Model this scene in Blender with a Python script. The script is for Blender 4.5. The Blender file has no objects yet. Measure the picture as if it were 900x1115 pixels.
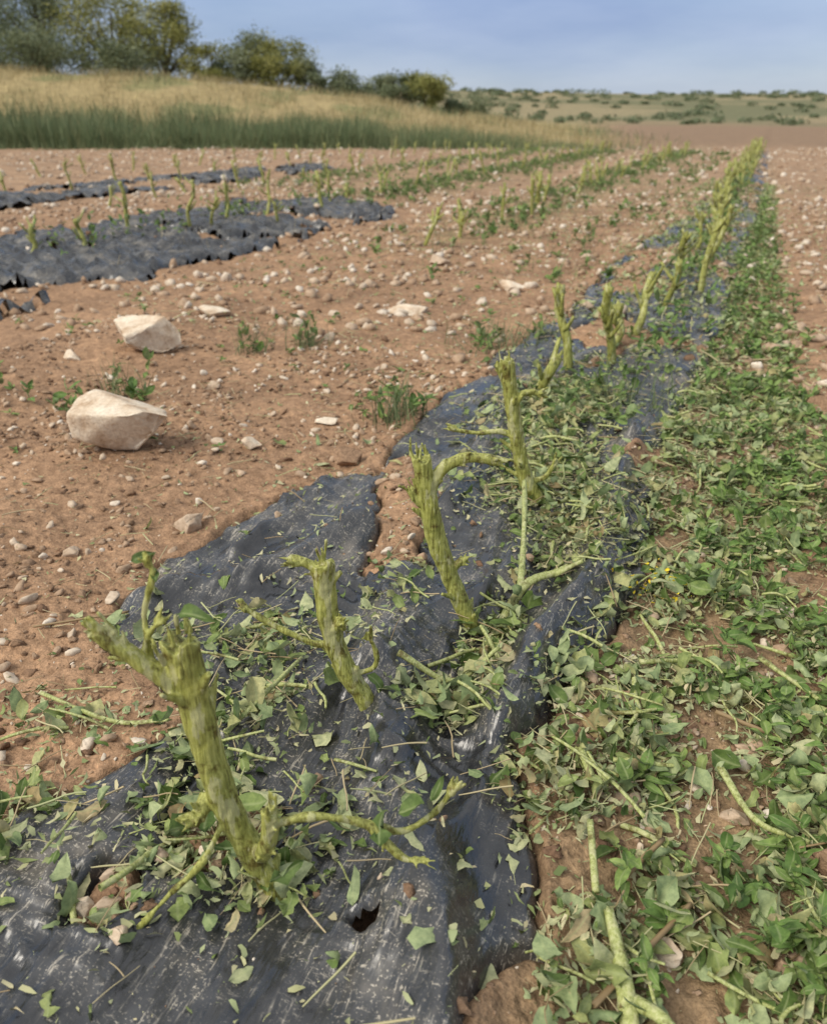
import bpy, math, numpy as np
from mathutils import Vector, noise as mnoise
rng=np.random.default_rng(7)
h=.65
PITCH=math.radians(25.38); YAW=math.radians(21.38)
CR=np.array([math.cos(YAW),math.sin(YAW)]); CF=np.array([-math.sin(YAW),math.cos(YAW)])
scene=bpy.context.scene

# ---------------------------------------------------------------- noise
def _perm(seed):
    r=np.random.default_rng(seed); p=r.permutation(512); a=r.random(512)*2*np.pi
    return p,np.cos(a),np.sin(a)
_pc={}
def perlin(x,y,seed=0):
    if seed not in _pc: _pc[seed]=_perm(seed)
    p,gx,gy=_pc[seed]
    xi=np.floor(x).astype(np.int64); yi=np.floor(y).astype(np.int64)
    xf=x-xi; yf=y-yi
    u=xf*xf*xf*(xf*(xf*6-15)+10); v=yf*yf*yf*(yf*(yf*6-15)+10)
    def g(ix,iy,fx,fy):
        k=p[(p[ix&511]+iy)&511]
        return gx[k]*fx+gy[k]*fy
    a=g(xi,yi,xf,yf); b=g(xi+1,yi,xf-1,yf); c=g(xi,yi+1,xf,yf-1); d=g(xi+1,yi+1,xf-1,yf-1)
    return (a+(b-a)*u)*(1-v)+(c+(d-c)*u)*v
def fbm(x,y,o=3,seed=0,g=.5):
    s=0;a=1;f=1
    for i in range(o):
        s=s+a*perlin(x*f+i*17.3,y*f-i*9.1,seed+i); a*=g; f*=2.03
    return s
def ss(a,b,x):
    t=np.clip((x-a)/(b-a),0,1); return t*t*(3-2*t)

# ---------------------------------------------------------------- terrain functions
Ly=[0,.3,.456,.55,.63,.70,.76,.98,1.15,1.39,1.44,1.6,1.88,2.48,3.1,4.2,5.4,7.2,12,60]
Lx=[-.56,-.58,-.63,-.56,-.53,-.64,-.79,-.84,-.80,-.77,-.64,-.67,-.69,-.69,-.6,-.63,-.6,-.45,-.42,-.42]
Ry=[0,.3,.435,.495,.619,.717,.871,1.145,1.34,1.82,2.2,3.15,4.18,6.67,10.7,60]
Rx=[-.02,-.02,-.035,-.062,-.11,-.155,-.14,-.075,-.086,-.107,-.077,-.04,-.045,.02,.06,.06]
def seg(x,y,a,b):
    ax,ay=a;bx,by=b; dx=bx-ax;dy=by-ay
    t=np.clip(((x-ax)*dx+(y-ay)*dy)/(dx*dx+dy*dy),0,1)
    return np.hypot(x-ax-t*dx,y-ay-t*dy)
def pline(x,y,pts):
    d=1e9
    for a,b in zip(pts[:-1],pts[1:]): d=np.minimum(d,seg(x,y,a,b))
    return d
HX,HY=-.222,.452
def film_s(x,y):
    s=np.minimum(x-np.interp(y,Ly,Lx),np.interp(y,Ry,Rx)-x)
    s=np.minimum(s,seg(x,y,(-.45,1.08),(-.61,1.5))-.045)
    for cx,cy,cr in ((-.40,.505,.04),(-.455,.40,.028),(-.25,.9,.02)): s=np.minimum(s,np.hypot((x-cx),(y-cy)*.8)-cr)
    s=s+.030*fbm(x*9,y*9,4,31)
    pat=fbm(x*3.2+5,y*1.6,3,37)
    thr=np.interp(y,[0,.8,1.3,2,3,5,9,60],[.62,.6,.5,.25,.10,.02,-.06,-.2])
    s=np.minimum(s,(thr-pat)*.22)
    s=np.minimum(s,(24-y)*.1)
    hole=np.hypot((x-HX)/1.3,(y-HY))-.0105
    s=np.minimum(s,hole*3)
    e=.22*fbm(x*1.6,y*1.6,3,49)
    s2=np.minimum(np.minimum(x+4.45,-2.75-x),np.minimum(y-1.2,(7.0-y)))+e
    s2=np.minimum(s2,(.27-fbm(x*1.5,y*1.1+3,4,41))*.35)+.05*fbm(x*6,y*6,2,43)
    s3=np.minimum(np.minimum(x+7.3,-6.2-x),np.minimum(y-2.,(13-y)))+e
    s3=np.minimum(s3,(.05-fbm(x*1.3,y*.8+9,4,47))*.3)
    return np.maximum(s,np.maximum(s2,s3))
def fmask(x,y): return ss(-.012,.014,film_s(x,y))
ridgeA=[(-.42,1.03),(-.37,.85),(-.30,.68),(-.2,.52),(-.13,.38)]
ridgeB=[(-.19,.74),(-.185,.9),(-.14,1.1),(-.16,1.35),(-.17,1.8)]
ridgeC=[(-.47,.62),(-.40,.72),(-.36,.78)]
ridgeD=[(-.78,.85),(-.62,1.0),(-.56,1.18)]
ridgeE=[(-.74,1.05),(-.70,1.2),(-.72,1.36)]
ridgeF=[(-.44,1.3),(-.46,1.6),(-.5,2.0)]
def bank(x,y):
    R=x*CR[0]+y*CR[1]; F=x*CF[0]+y*CF[1]
    k=R/np.maximum(F,20)
    top=np.interp(k*38,[-60,-17.3,-9.6,-1.9,1.9,5.8,9.6,14],[2.8,2.6,2.3,1.45,.85,.4,.1,0])
    z=top*ss(24.5,39,F)*(1+.06*fbm(R*.25,F*.25,2,51))
    hl=np.interp(R/np.maximum(F,1.),[-.2,.02,.12,.25,.38,.5],[4.5,6.9,6.4,6.0,6.3,6.0])
    z=np.maximum(z,hl*ss(95,215,F)*(1+.05*fbm(R*.02,F*.02,3,53)))
    return z
def bed(x,y):
    r=np.hypot(x,y)
    cx=np.clip(np.abs(x+.36)/.42,0,1.0)
    z=-.026*ss(.45,1,cx)
    z=z-.014*np.exp(-((x-.1)/.14)**2)
    z=z+.022*np.cos(2*np.pi*(x+.36)/1.6)*ss(.9,1.5,np.abs(x+.3))*ss(40,20,r)-.012*ss(.9,1.5,np.abs(x+.3))
    z=z+.018*fbm(x*1.1,y*1.1,2,3)*ss(.3,2.5,r)
    d=np.where(r<3,1.,0.)
    wx=x+.012*perlin(x*9,y*9,5); wy=y+.02*perlin(x*7+4,y*7,6)
    z=z+d*(.042*np.exp(-(pline(wx,wy,ridgeA)/.042)**2)+.042*np.exp(-(pline(wx,wy,ridgeB)/.026)**2)
          +.030*np.exp(-(pline(wx,wy,ridgeC)/.022)**2)+.034*np.exp(-(pline(wx,wy,ridgeD)/.038)**2)
          +.026*np.exp(-(pline(wx,wy,ridgeE)/.024)**2)+.030*np.exp(-(pline(wx,wy,ridgeF)/.035)**2)
          -.024*np.exp(-(pline(wx,wy,[(-.26,.76),(-.25,1.05)])/.03)**2))
    return z
def soil(x,y,m=None):
    r=np.hypot(x,y)
    if m is None: m=fmask(x,y)
    z=bed(x,y)+bank(x,y)
    k=ss(30,8,r)
    z=z+k*(.011*fbm(x*7,y*7,3,61)+.008*np.abs(fbm(x*26,y*26,3,67))+ .0045*fbm(x*75,y*75,2,71)*ss(9,2,r))
    z=z+.010*np.exp(-(((x+.42)/.07)**2+((y-.45)/.09)**2))+.006*(1-m)*(x>-.7)*(x<-.02)*ss(1.2,2.,y)
    z=z-.036*m*ss(24,10,r)-.004*m-.055*np.exp(-(((x-HX)/1.3)**2+(y-HY)**2)/.018**2)
    return z
def film(x,y,m=None):
    if m is None: m=fmask(x,y)
    hl=np.exp(-(((x-HX)/1.3)**2+(y-HY)**2)/.016**2)
    big=((x<-2.5)*1.)
    wx=x+.04*perlin(x*9,y*6,81)+.35*y*perlin(x*.9,y*.9,82)*.4
    rd=lambda f1,f2,s:np.clip(1-2*np.abs(perlin(wx*f1,y*f2,s)),0,1)**2
    z=bed(x,y)-.005
    z=z+.015*rd(8,2.4,83)+.014*rd(22,4.0,85)*np.clip(.4+perlin(x*6,y*6,86)*1.8,0,1)+.004*rd(60,8,84)*np.clip(.5+perlin(x*7+9,y*7,80)*1.6,0,1)+.008*rd(16,34,87)*ss(-.1,.35,perlin(x*5+3,y*5,88))
    z=z+big*(.040*rd(3.2,4.1,91)+.030*rd(8,7,93)-.010)
    return z-(.036*(1-.7*hl)+.05*big)*(1-m)
def H(x,y):
    m=fmask(x,y)
    return np.maximum(soil(x,y,m),np.where(m>.3,film(x,y,m),-99))

# ---------------------------------------------------------------- mesh helper
def mk(name,V,F,mat=None,attrs=None,smooth=True,col=None):
    V=np.asarray(V,dtype=np.float32); F=np.asarray(F,dtype=np.int32)
    me=bpy.data.meshes.new(name)
    me.vertices.add(len(V)); me.vertices.foreach_set("co",V.ravel())
    n=F.shape[1]
    me.loops.add(F.size); me.loops.foreach_set("vertex_index",F.ravel())
    me.polygons.add(len(F)); me.polygons.foreach_set("loop_start",np.arange(0,F.size,n,dtype=np.int32))
    me.update(calc_edges=True)
    if smooth: me.polygons.foreach_set("use_smooth",np.ones(len(F),dtype=bool))
    for k,a in (attrs or {}).items():
        a=np.asarray(a,dtype=np.float32)
        if a.ndim==1:
            t=me.attributes.new(k,'FLOAT','POINT'); t.data.foreach_set("value",a)
        else:
            t=me.attributes.new(k,'FLOAT_COLOR','POINT')
            c=np.ones((len(a),4),dtype=np.float32); c[:,:3]=a; t.data.foreach_set("color",c.ravel())
    if mat: me.materials.append(mat)
    o=bpy.data.objects.new(name,me); scene.collection.objects.link(o)
    return o
def rotm(yaw,a,b):
    cy,sy=np.cos(yaw),np.sin(yaw); ca,sa=np.cos(a),np.sin(a); cb,sb=np.cos(b),np.sin(b)
    n=len(yaw); Rz=np.zeros((n,3,3));Rx=np.zeros((n,3,3));Rb=np.zeros((n,3,3))
    Rz[:,0,0]=cy;Rz[:,0,1]=-sy;Rz[:,1,0]=sy;Rz[:,1,1]=cy;Rz[:,2,2]=1
    Rx[:,0,0]=1;Rx[:,1,1]=ca;Rx[:,1,2]=-sa;Rx[:,2,1]=sa;Rx[:,2,2]=ca
    Rb[:,1,1]=1;Rb[:,0,0]=cb;Rb[:,0,2]=sb;Rb[:,2,0]=-sb;Rb[:,2,2]=cb
    return Rz@Rx@Rb
def scatter(name,T,F,pos,R,sc,mat,rnd,mid=None,smooth=True):
    n=len(pos); idx=rng.integers(0,len(T),n)
    sc=np.asarray(sc)
    if sc.ndim==1: sc=np.repeat(sc[:,None],3,1)
    P=T[idx]*sc[:,None,:]
    P=np.einsum('nij,nvj->nvi',R,P)+pos[:,None,:]
    nv=T.shape[1]
    FF=(F[None]+ (np.arange(n)*nv)[:,None,None]).reshape(-1,F.shape[1])
    at={'rnd':np.repeat(rnd,nv)}
    if mid is not None: at['mid']=np.tile(mid,n)
    return mk(name,P.reshape(-1,3),FF,mat,at,smooth)

# ---------------------------------------------------------------- materials
def newmat(name):
    m=bpy.data.materials.new(name); m.use_nodes=True; nt=m.node_tree
    for n in list(nt.nodes): nt.nodes.remove(n)
    out=nt.nodes.new('ShaderNodeOutputMaterial'); b=nt.nodes.new('ShaderNodeBsdfPrincipled')
    nt.links.new(b.outputs[0],out.inputs[0])
    return m,nt,b,out
def N(nt,t,**k):
    n=nt.nodes.new(t)
    for a,v in k.items(): setattr(n,a,v)
    return n
def noiseN(nt,vec,scale,detail=4,rough=.6):
    n=N(nt,'ShaderNodeTexNoise'); n.inputs['Scale'].default_value=scale; n.inputs['Detail'].default_value=detail; n.inputs['Roughness'].default_value=rough
    if vec is not None: nt.links.new(vec,n.inputs['Vector'])
    return n
def ramp(nt,fac,stops,interp='LINEAR'):
    r=N(nt,'ShaderNodeValToRGB'); r.color_ramp.interpolation=interp
    e=r.color_ramp.elements
    while len(e)<len(stops): e.new(.5)
    for i,(p,c) in enumerate(stops):
        e[i].position=p; e[i].color=(c[0],c[1],c[2],1) if not isinstance(c,(int,float)) else (c,c,c,1)
    nt.links.new(fac,r.inputs[0]); return r.outputs[0]
def mixc(nt,f,a,b,mode='MIX'):
    m=N(nt,'ShaderNodeMix',data_type='RGBA',blend_type=mode)
    def s(i,v):
        if isinstance(v,(int,float)): m.inputs[i].default_value=v
        elif isinstance(v,tuple): m.inputs[i].default_value=(*v,1)
        else: nt.links.new(v,m.inputs[i])
    s(0,f); s(6,a); s(7,b); return m.outputs[2]
def mapping(nt,vec,scale,rot=(0,0,0)):
    m=N(nt,'ShaderNodeMapping'); m.inputs['Scale'].default_value=scale; m.inputs['Rotation'].default_value=rot; nt.links.new(vec,m.inputs['Vector']); return m.outputs[0]
def bump(nt,hgt,b,strength,dist,prev=None):
    n=N(nt,'ShaderNodeBump'); n.inputs['Strength'].default_value=strength; n.inputs['Distance'].default_value=dist
    nt.links.new(hgt,n.inputs['Height'])
    if prev is not None: nt.links.new(prev,n.inputs['Normal'])
    if b: nt.links.new(n.outputs[0],b.inputs['Normal'])
    return n.outputs[0]
def pos(nt): return N(nt,'ShaderNodeNewGeometry').outputs['Position']
def attr(nt,n): return N(nt,'ShaderNodeAttribute',attribute_name=n)

M_soil,nt,b,_=newmat('soil'); P=pos(nt)
zc=attr(nt,'zone').outputs['Color']
n1=noiseN(nt,P,3.0,3); n2=noiseN(nt,P,42,4,.7); n3=noiseN(nt,P,260,2,.7)
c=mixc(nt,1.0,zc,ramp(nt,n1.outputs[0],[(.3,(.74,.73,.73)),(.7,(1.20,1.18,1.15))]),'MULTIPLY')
c=mixc(nt,1.0,c,ramp(nt,n2.outputs[0],[(.25,(.52,.49,.47)),(.5,(.96,.96,.96)),(.75,(1.45,1.42,1.38))]),'MULTIPLY')
c=mixc(nt,1.0,c,ramp(nt,n3.outputs[0],[(.3,(.7,.7,.7)),(.7,(1.3,1.3,1.3))]),'MULTIPLY')
nt.links.new(c,b.inputs['Base Color']); b.inputs['Roughness'].default_value=.95; b.inputs['Specular IOR Level'].default_value=.1
bump(nt,n2.outputs[0],b,.9,.009)

M_clod,nt,b,_=newmat('clod'); P=pos(nt); r=attr(nt,'rnd').outputs['Fac']; n2=noiseN(nt,P,180,3,.7)
c=ramp(nt,r,[(0,(.19,.115,.073)),(.5,(.28,.18,.113)),(1,(.38,.265,.178))])
c=mixc(nt,1.0,c,ramp(nt,n2.outputs[0],[(.3,(.6,.6,.6)),(.7,(1.35,1.35,1.35))]),'MULTIPLY')
nt.links.new(c,b.inputs['Base Color']); b.inputs['Roughness'].default_value=.95; b.inputs['Specular IOR Level'].default_value=.1
bump(nt,n2.outputs[0],b,.9,.003)

M_grav,nt,b,_=newmat('gravel'); P=pos(nt); r=attr(nt,'rnd').outputs['Fac']; n2=noiseN(nt,P,90,3,.7)
c=ramp(nt,r,[(0,(.34,.23,.15)),(.35,(.44,.32,.22)),(.7,(.56,.46,.35)),(1,(.70,.63,.53))])
c=mixc(nt,1.0,c,ramp(nt,n2.outputs[0],[(.3,(.7,.65,.6)),(.6,(1.08,1.08,1.08))]),'MULTIPLY')
nt.links.new(c,b.inputs['Base Color']); b.inputs['Roughness'].default_value=.85; b.inputs['Specular IOR Level'].default_value=.2

M_rock,nt,b,_=newmat('limestone'); P=pos(nt); n1=noiseN(nt,P,16,4,.65); n2=noiseN(nt,P,120,4,.7)
c=ramp(nt,n1.outputs[0],[(.32,(.46,.33,.22)),(.44,(.62,.50,.37)),(.60,(.74,.65,.52))])
c=mixc(nt,1.0,c,ramp(nt,n2.outputs[0],[(.3,(.78,.75,.72)),(.6,(1.05,1.05,1.05))]),'MULTIPLY')
nt.links.new(c,b.inputs['Base Color']); b.inputs['Roughness'].default_value=.85; b.inputs['Specular IOR Level'].default_value=.2
q=bump(nt,n1.outputs[0],None,.6,.010); bump(nt,n2.outputs[0],b,.7,.003,q)

M_film,nt,b,_=newmat('black_plastic'); P=pos(nt)
s1=noiseN(nt,mapping(nt,P,(230,22,60),(0,0,.25)),1,3,.75); s2=noiseN(nt,mapping(nt,P,(55,240,60),(0,0,.5)),1,3,.8); s3=noiseN(nt,P,8,4,.7); s4=noiseN(nt,P,330,2,.7)
f1=ramp(nt,s1.outputs[0],[(.59,0.),(.66,1.)]); f2=ramp(nt,s2.outputs[0],[(.61,0.),(.68,1.)]); f4=ramp(nt,s4.outputs[0],[(.59,0.),(.67,1.)])
d=mixc(nt,1.0,f1,f2,'ADD'); d=mixc(nt,1.0,d,f4,'ADD')
g=ramp(nt,s3.outputs[0],[(.44,.03),(.58,.9)])
d=mixc(nt,1.0,d,g,'MULTIPLY')
haze=ramp(nt,s3.outputs[0],[(.35,(.010,.011,.014)),(.55,(.045,.046,.048)),(.70,(.13,.115,.095))])
c=mixc(nt,d,haze,(.42,.38,.31))
nt.links.new(c,b.inputs['Base Color'])
nt.links.new(ramp(nt,s3.outputs[0],[(.35,.17),(.65,.42)]),b.inputs['Roughness'])
b.inputs['Specular IOR Level'].default_value=.85
w=noiseN(nt,mapping(nt,P,(75,18,40),(0,0,.15)),1,3,.5)
bump(nt,w.outputs[0],b,.45,.007)

def leafmat(name,top,under,tr=.25,rough=.6,tex=True):
    m,nt,b,out=newmat(name)
    r=attr(nt,'rnd').outputs['Fac']; mid=attr(nt,'mid').outputs['Fac']
    a=ramp(nt,r,top); u=ramp(nt,r,under)
    bf=N(nt,'ShaderNodeNewGeometry').outputs['Backfacing']
    c=mixc(nt,bf,a,u)
    if tex:
        n=noiseN(nt,pos(nt),120,3,.7)
        c=mixc(nt,1.0,c,ramp(nt,n.outputs[0],[(.3,(.62,.66,.62)),(.7,(1.35,1.3,1.2))]),'MULTIPLY')
        c=mixc(nt,ramp(nt,mid,[(.80,0.),(1.,.5)]),c,(.38,.43,.21))
    nt.links.new(c,b.inputs['Base Color']); b.inputs['Roughness'].default_value=rough; b.inputs['Specular IOR Level'].default_value=.25
    if tr:
        t=N(nt,'ShaderNodeBsdfTranslucent'); nt.links.new(c,t.inputs[0])
        mx=N(nt,'ShaderNodeMixShader'); mx.inputs[0].default_value=tr
        nt.links.new(b.outputs[0],mx.inputs[1]); nt.links.new(t.outputs[0],mx.inputs[2]); nt.links.new(mx.outputs[0],out.inputs[0])
    return m
M_leaf=leafmat('wilted_leaf',[(0,(.08,.13,.035)),(.3,(.15,.22,.065)),(.6,(.26,.32,.12)),(.88,(.40,.40,.20)),(1,(.34,.25,.13))],[(0,(.22,.29,.14)),(.5,(.34,.41,.22)),(.9,(.47,.48,.29)),(1,(.40,.32,.19))],.2)
M_weed=leafmat('weed_leaf',[(0,(.075,.14,.04)),(.5,(.14,.23,.06)),(1,(.25,.33,.11))],[(0,(.15,.22,.09)),(1,(.27,.33,.16))],.15)
M_frag=leafmat('shredded_leaf',[(0,(.14,.18,.065)),(.4,(.25,.29,.12)),(.75,(.40,.39,.21)),(1,(.54,.46,.29))],[(0,(.25,.31,.15)),(1,(.50,.46,.28))],0,tex=False)
M_dry=leafmat('dry_grass',[(0,(.26,.21,.10)),(.6,(.39,.32,.16)),(1,(.50,.42,.23))],[(0,(.26,.21,.10)),(1,(.48,.40,.22))],0,tex=False)
M_reed=leafmat('reed',[(0,(.08,.12,.05)),(.6,(.13,.18,.085)),(1,(.24,.26,.125))],[(0,(.08,.12,.05)),(1,(.22,.24,.12))],0,tex=False)
M_tree1=leafmat('tree_leaf_grey',[(0,(.09,.12,.06)),(.5,(.17,.20,.11)),(1,(.29,.31,.18))],[(0,(.11,.14,.07)),(1,(.27,.30,.17))],.15,tex=False)
M_tree2=leafmat('tree_leaf_yellow',[(0,(.13,.14,.035)),(.5,(.24,.25,.07)),(1,(.38,.36,.12))],[(0,(.15,.16,.045)),(1,(.36,.35,.12))],.15,tex=False)
M_yel=leafmat('flower',[(0,(.7,.5,.02)),(1,(.8,.65,.04))],[(0,(.6,.45,.02)),(1,(.7,.55,.04))],0)
def stemmat(name,dark,mids,lite,patch=.5):
    m,nt,b,_=newmat(name); P=pos(nt)
    n1=noiseN(nt,mapping(nt,P,(320,320,26)),1,4,.7); n2=noiseN(nt,P,46,4,.7); n3=noiseN(nt,mapping(nt,P,(70,70,22)),1,4,.6)
    c=ramp(nt,n1.outputs[0],[(.32,dark),(.46,mids),(.64,lite)])
    c=mixc(nt,1.0,c,ramp(nt,n2.outputs[0],[(.34,(.38,.30,.22)),(.46,(1,1,1)),(.75,(1.15,1.13,1.05))]),'MULTIPLY')
    c=mixc(nt,ramp(nt,n3.outputs[0],[(.56,0.),(.60,patch)]),c,(.54,.53,.29))
    nt.links.new(c,b.inputs['Base Color']); b.inputs['Roughness'].default_value=.48; b.inputs['Specular IOR Level'].default_value=.4
    bump(nt,n1.outputs[0],b,.8,.002)
    return m
M_stem=stemmat('stump_bark',(.10,.09,.022),(.26,.27,.062),(.42,.43,.13),.55)
M_cut=stemmat('cut_stem',(.20,.21,.07),(.34,.38,.13),(.49,.51,.25))
M_straw,nt,b,_=newmat('straw'); r=attr(nt,'rnd').outputs['Fac']
nt.links.new(ramp(nt,r,[(0,(.26,.18,.09)),(.5,(.48,.39,.23)),(1,(.40,.43,.21))]),b.inputs['Base Color']); b.inputs['Roughness'].default_value=.7
M_wood,nt,b,_=newmat('wood'); b.inputs['Base Color'].default_value=(.12,.09,.06,1); b.inputs['Roughness'].default_value=.9

# ---------------------------------------------------------------- ground (polar LOD sheet)
r=[.02]
while r[-1]<.25: r.append(r[-1]+.03)
while r[-1]<3000:
    k=.0075 if r[-1]<5 else (.011 if r[-1]<40 else .03)
    r.append(r[-1]*(1+k))
r=np.array(r)
head=math.pi/2+YAW
a1=np.linspace(head-math.radians(44),head+math.radians(44),430)
a2=np.linspace(head+math.radians(44),head+math.radians(316),110)[1:-1]
ang=np.concatenate([a1,a2]); nA=len(ang)
RR,AA=np.meshgrid(r,ang,indexing='ij'); X=RR*np.cos(AA); Y=RR*np.sin(AA)
Mk=fmask(X,Y); Z=soil(X,Y,Mk)
V=np.stack([X,Y,Z],-1).reshape(-1,3)
i=np.arange(len(r)-1)[:,None]*nA; j=np.arange(nA)[None]; j2=(j+1)%nA
F=np.stack([i+j,i+nA+j,i+nA+j2,i+j2],-1).reshape(-1,4)
Rc=X*CR[0]+Y*CR[1]; Fc=X*CF[0]+Y*CF[1]
col=np.ones(X.shape+(3,))*np.array([.330,.210,.130])
def blend(w,c):
    global col
    col=col*(1-w[...,None])+np.array(c)*w[...,None]
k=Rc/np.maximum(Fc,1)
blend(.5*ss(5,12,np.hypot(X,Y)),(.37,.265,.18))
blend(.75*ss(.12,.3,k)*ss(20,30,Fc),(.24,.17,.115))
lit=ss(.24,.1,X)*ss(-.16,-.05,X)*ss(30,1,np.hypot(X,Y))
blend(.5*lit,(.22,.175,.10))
gw=(.5*np.exp(-((X+1.75)/.35)**2)*ss(4,6.5,Y)+.45*np.exp(-((X+3.5)/.5)**2)*ss(6.5,9,Y)+.4*np.exp(-((X+5.2)/.5)**2)*ss(7,10,Y))*ss(30,20,Fc)
blend(gw*np.clip(.6+fbm(X*3,Y*1.5,2,141),0,1),(.23,.24,.11))
bk=ss(23.5,26,Fc)*ss(.24,.16,k)
blend(bk,(.36,.29,.15))
blend(bk*.7*ss(0,.3,fbm(Rc*.35,Fc*.35,3,157)),(.19,.20,.09))
hh=ss(90,120,Fc+25*perlin(X*.02,Y*.02,99))
blend(hh,(.29,.25,.15))
sh=hh*ss(-.15,.15,fbm(Rc*.03,Fc*.06,4,101))
blend(.85*sh,(.15,.16,.09))
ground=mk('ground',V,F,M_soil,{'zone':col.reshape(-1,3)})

# ---------------------------------------------------------------- film sheets
def sheet(name,xs,ys):
    X,Y=np.meshgrid(xs,ys,indexing='ij'); m=fmask(X,Y); Z=film(X,Y,m)
    V=np.stack([X,Y,Z],-1).reshape(-1,3); ny=len(ys)
    i=np.arange(len(xs)-1)[:,None]*ny; j=np.arange(ny-1)[None]
    F=np.stack([i+j,i+ny+j,i+ny+j+1,i+j+1],-1).reshape(-1,4)
    keep=(m.reshape(-1)[F].min(1)>.02)
    F=F[keep]; u,inv=np.unique(F,return_inverse=True)
    return mk(name,V[u],inv.reshape(-1,4),M_film)
ys=[.12]
while ys[-1]<24: ys.append(ys[-1]+max(.0045,.0045*ys[-1]))
sheet('plastic_mulch_film',np.arange(-.95,.12,.0045),np.array(ys))
sheet('plastic_mulch_film',np.arange(-4.8,-2.4,.022),np.arange(1.0,7.4,.022))
sheet('plastic_mulch_film',np.arange(-7.6,-5.9,.04),np.arange(1.7,13.4,.04))

# ---------------------------------------------------------------- stones
def ico(sub):
    import bmesh
    bm=bmesh.new(); bmesh.ops.create_icosphere(bm,subdivisions=sub,radius=1)
    v=np.array([x.co[:] for x in bm.verts]); f=np.array([[q.index for q in t.verts] for t in bm.faces]); bm.free(); return v,f
def lump(v,seed,amp=.35,freq=1.3,planes=7,tmin=.45,tmax=.8,cut=.95):
    r=np.random.default_rng(seed); o=v.copy()
    for _ in range(planes):
        d=r.normal(size=3); d/=np.linalg.norm(d); t=r.uniform(tmin,tmax)
        s=o@d; o=o-np.maximum(s-t,0)[:,None]*d*cut
    off=r.uniform(0,50,3)
    n=np.array([mnoise.noise(Vector(p*freq+off))+.4*mnoise.noise(Vector(p*freq*3+off)) for p in v])
    return o*(1+amp*n)[:,None]
v2,f2=ico(2); v1,f1=ico(1)
T2=np.array([lump(v2,s)*[1,.8,.6] for s in range(14)]); T1=np.array([lump(v1,s+50)*[1,.8,.55] for s in range(14)])
T2c=np.array([lump(v2,s+90,.7,1.9)*[1,.85,.6] for s in range(14)])
def rocks(name,n,T,F,xr,yr,smin,smax,mat,dens=None,pw=2.5,sink=.25,maxd=None):
    x=rng.uniform(*xr,n*4); y=rng.uniform(*yr,n*4)
    fov=np.abs((x*CR[0]+y*CR[1]))<.72*(x*CF[0]+y*CF[1])+.3
    p=rng.random(len(x)); keep=fov&(p<(dens(x,y) if dens else 1.1))&(np.hypot(x-HX,y-HY)>.03)
    x=x[keep][:n]; y=y[keep][:n]; n=len(x)
    s=smin+(smax-smin)*rng.random(n)**pw
    z=H(x,y)+s*(.6-sink*1.6)
    R=rotm(rng.uniform(0,6.28,n),rng.normal(0,.5,n),rng.normal(0,.5,n))
    return scatter(name,T,F,np.stack([x,y,z],-1),R,np.stack([s*rng.uniform(.8,1.3,n),s,s*rng.uniform(.7,1.1,n)],-1),mat,rng.random(n),smooth=(mat is not M_grav))
offfilm=lambda x,y:np.where(fmask(x,y)>.3,.05,1.)*np.clip(.55+1.2*fbm(x*3,y*3,2,181),.1,1)
rocks('soil_clods',11000,T2c,f2,(-2.2,.9),(.15,2.4),.0010,.012,M_clod,offfilm,4,sink=.35)
rocks('soil_clods',6000,T1,f1,(-6,2.5),(2.3,9),.003,.026,M_clod,offfilm,4,sink=.35)
rocks('gravel',5000,T2,f2,(-2.2,.9),(.2,2.6),.0018,.015,M_grav,offfilm,4.5)
rocks('gravel',12000,T1,f1,(-6,2.5),(2.3,9),.004,.04,M_grav,offfilm,4.8)
rocks('gravel',10000,T1,f1,(-16,9),(7,26),.012,.07,M_grav,None,4)
v4,f4=ico(4); v5,f5=ico(5)
def rock(x,y,s,seed,mat=M_rock,sq=(1,.75,.6),yaw=0,name='limestone_rock',sink=.3,amp=.10,hi=False):
    vv,ff=(v5,f5) if hi else (v4,f4)
    T=lump(vv,seed,amp,1.2,16,.34,.62,1.0)
    T=T/np.abs(T).max(0)*np.array(sq)
    c,s_=math.cos(yaw),math.sin(yaw); T=T@np.array([[c,s_,0],[-s_,c,0],[0,0,1]])
    z=H(np.array([x]),np.array([y]))[0]
    o=mk(name,T*s,ff,mat,{'rnd':np.full(len(T),.5)}); o.location=(x,y,z+s*sq[2]*(1-2*sink)); return o
rock(-1.27,1.40,.132,5,sq=(1,.70,.58),yaw=.45,sink=.2,amp=.06,hi=True)
rock(-1.76,2.12,.115,9,sq=(1,.7,.6),yaw=.1,sink=.22,hi=True)
rock(-1.215,3.02,.095,11,sq=(1,.7,.3),yaw=.3,hi=True)
rock(-1.83,2.66,.075,12,sq=(1,.7,.38))
rock(-.983,1.5,.027,13,sq=(1,.8,.7)); rock(-.73,1.49,.045,14,M_clod,(1,.7,.5),name='soil_clod')
rock(-.9,1.7,.034,21,sq=(1,.6,.3)); rock(-1.9,1.95,.04,22,sq=(1,.7,.5)); rock(.26,2.33,.075,15,M_clod,(1,.7,.5),name='soil_clod')
rock(-.035,.885,.033,16,M_clod,(1,.7,.7),name='soil_clod'); rock(.19,.70,.04,17,M_clod,(1,.9,.7),name='soil_clod'); rock(.23,.78,.05,18,M_clod,(1,.9,.6),name='soil_clod')
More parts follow.
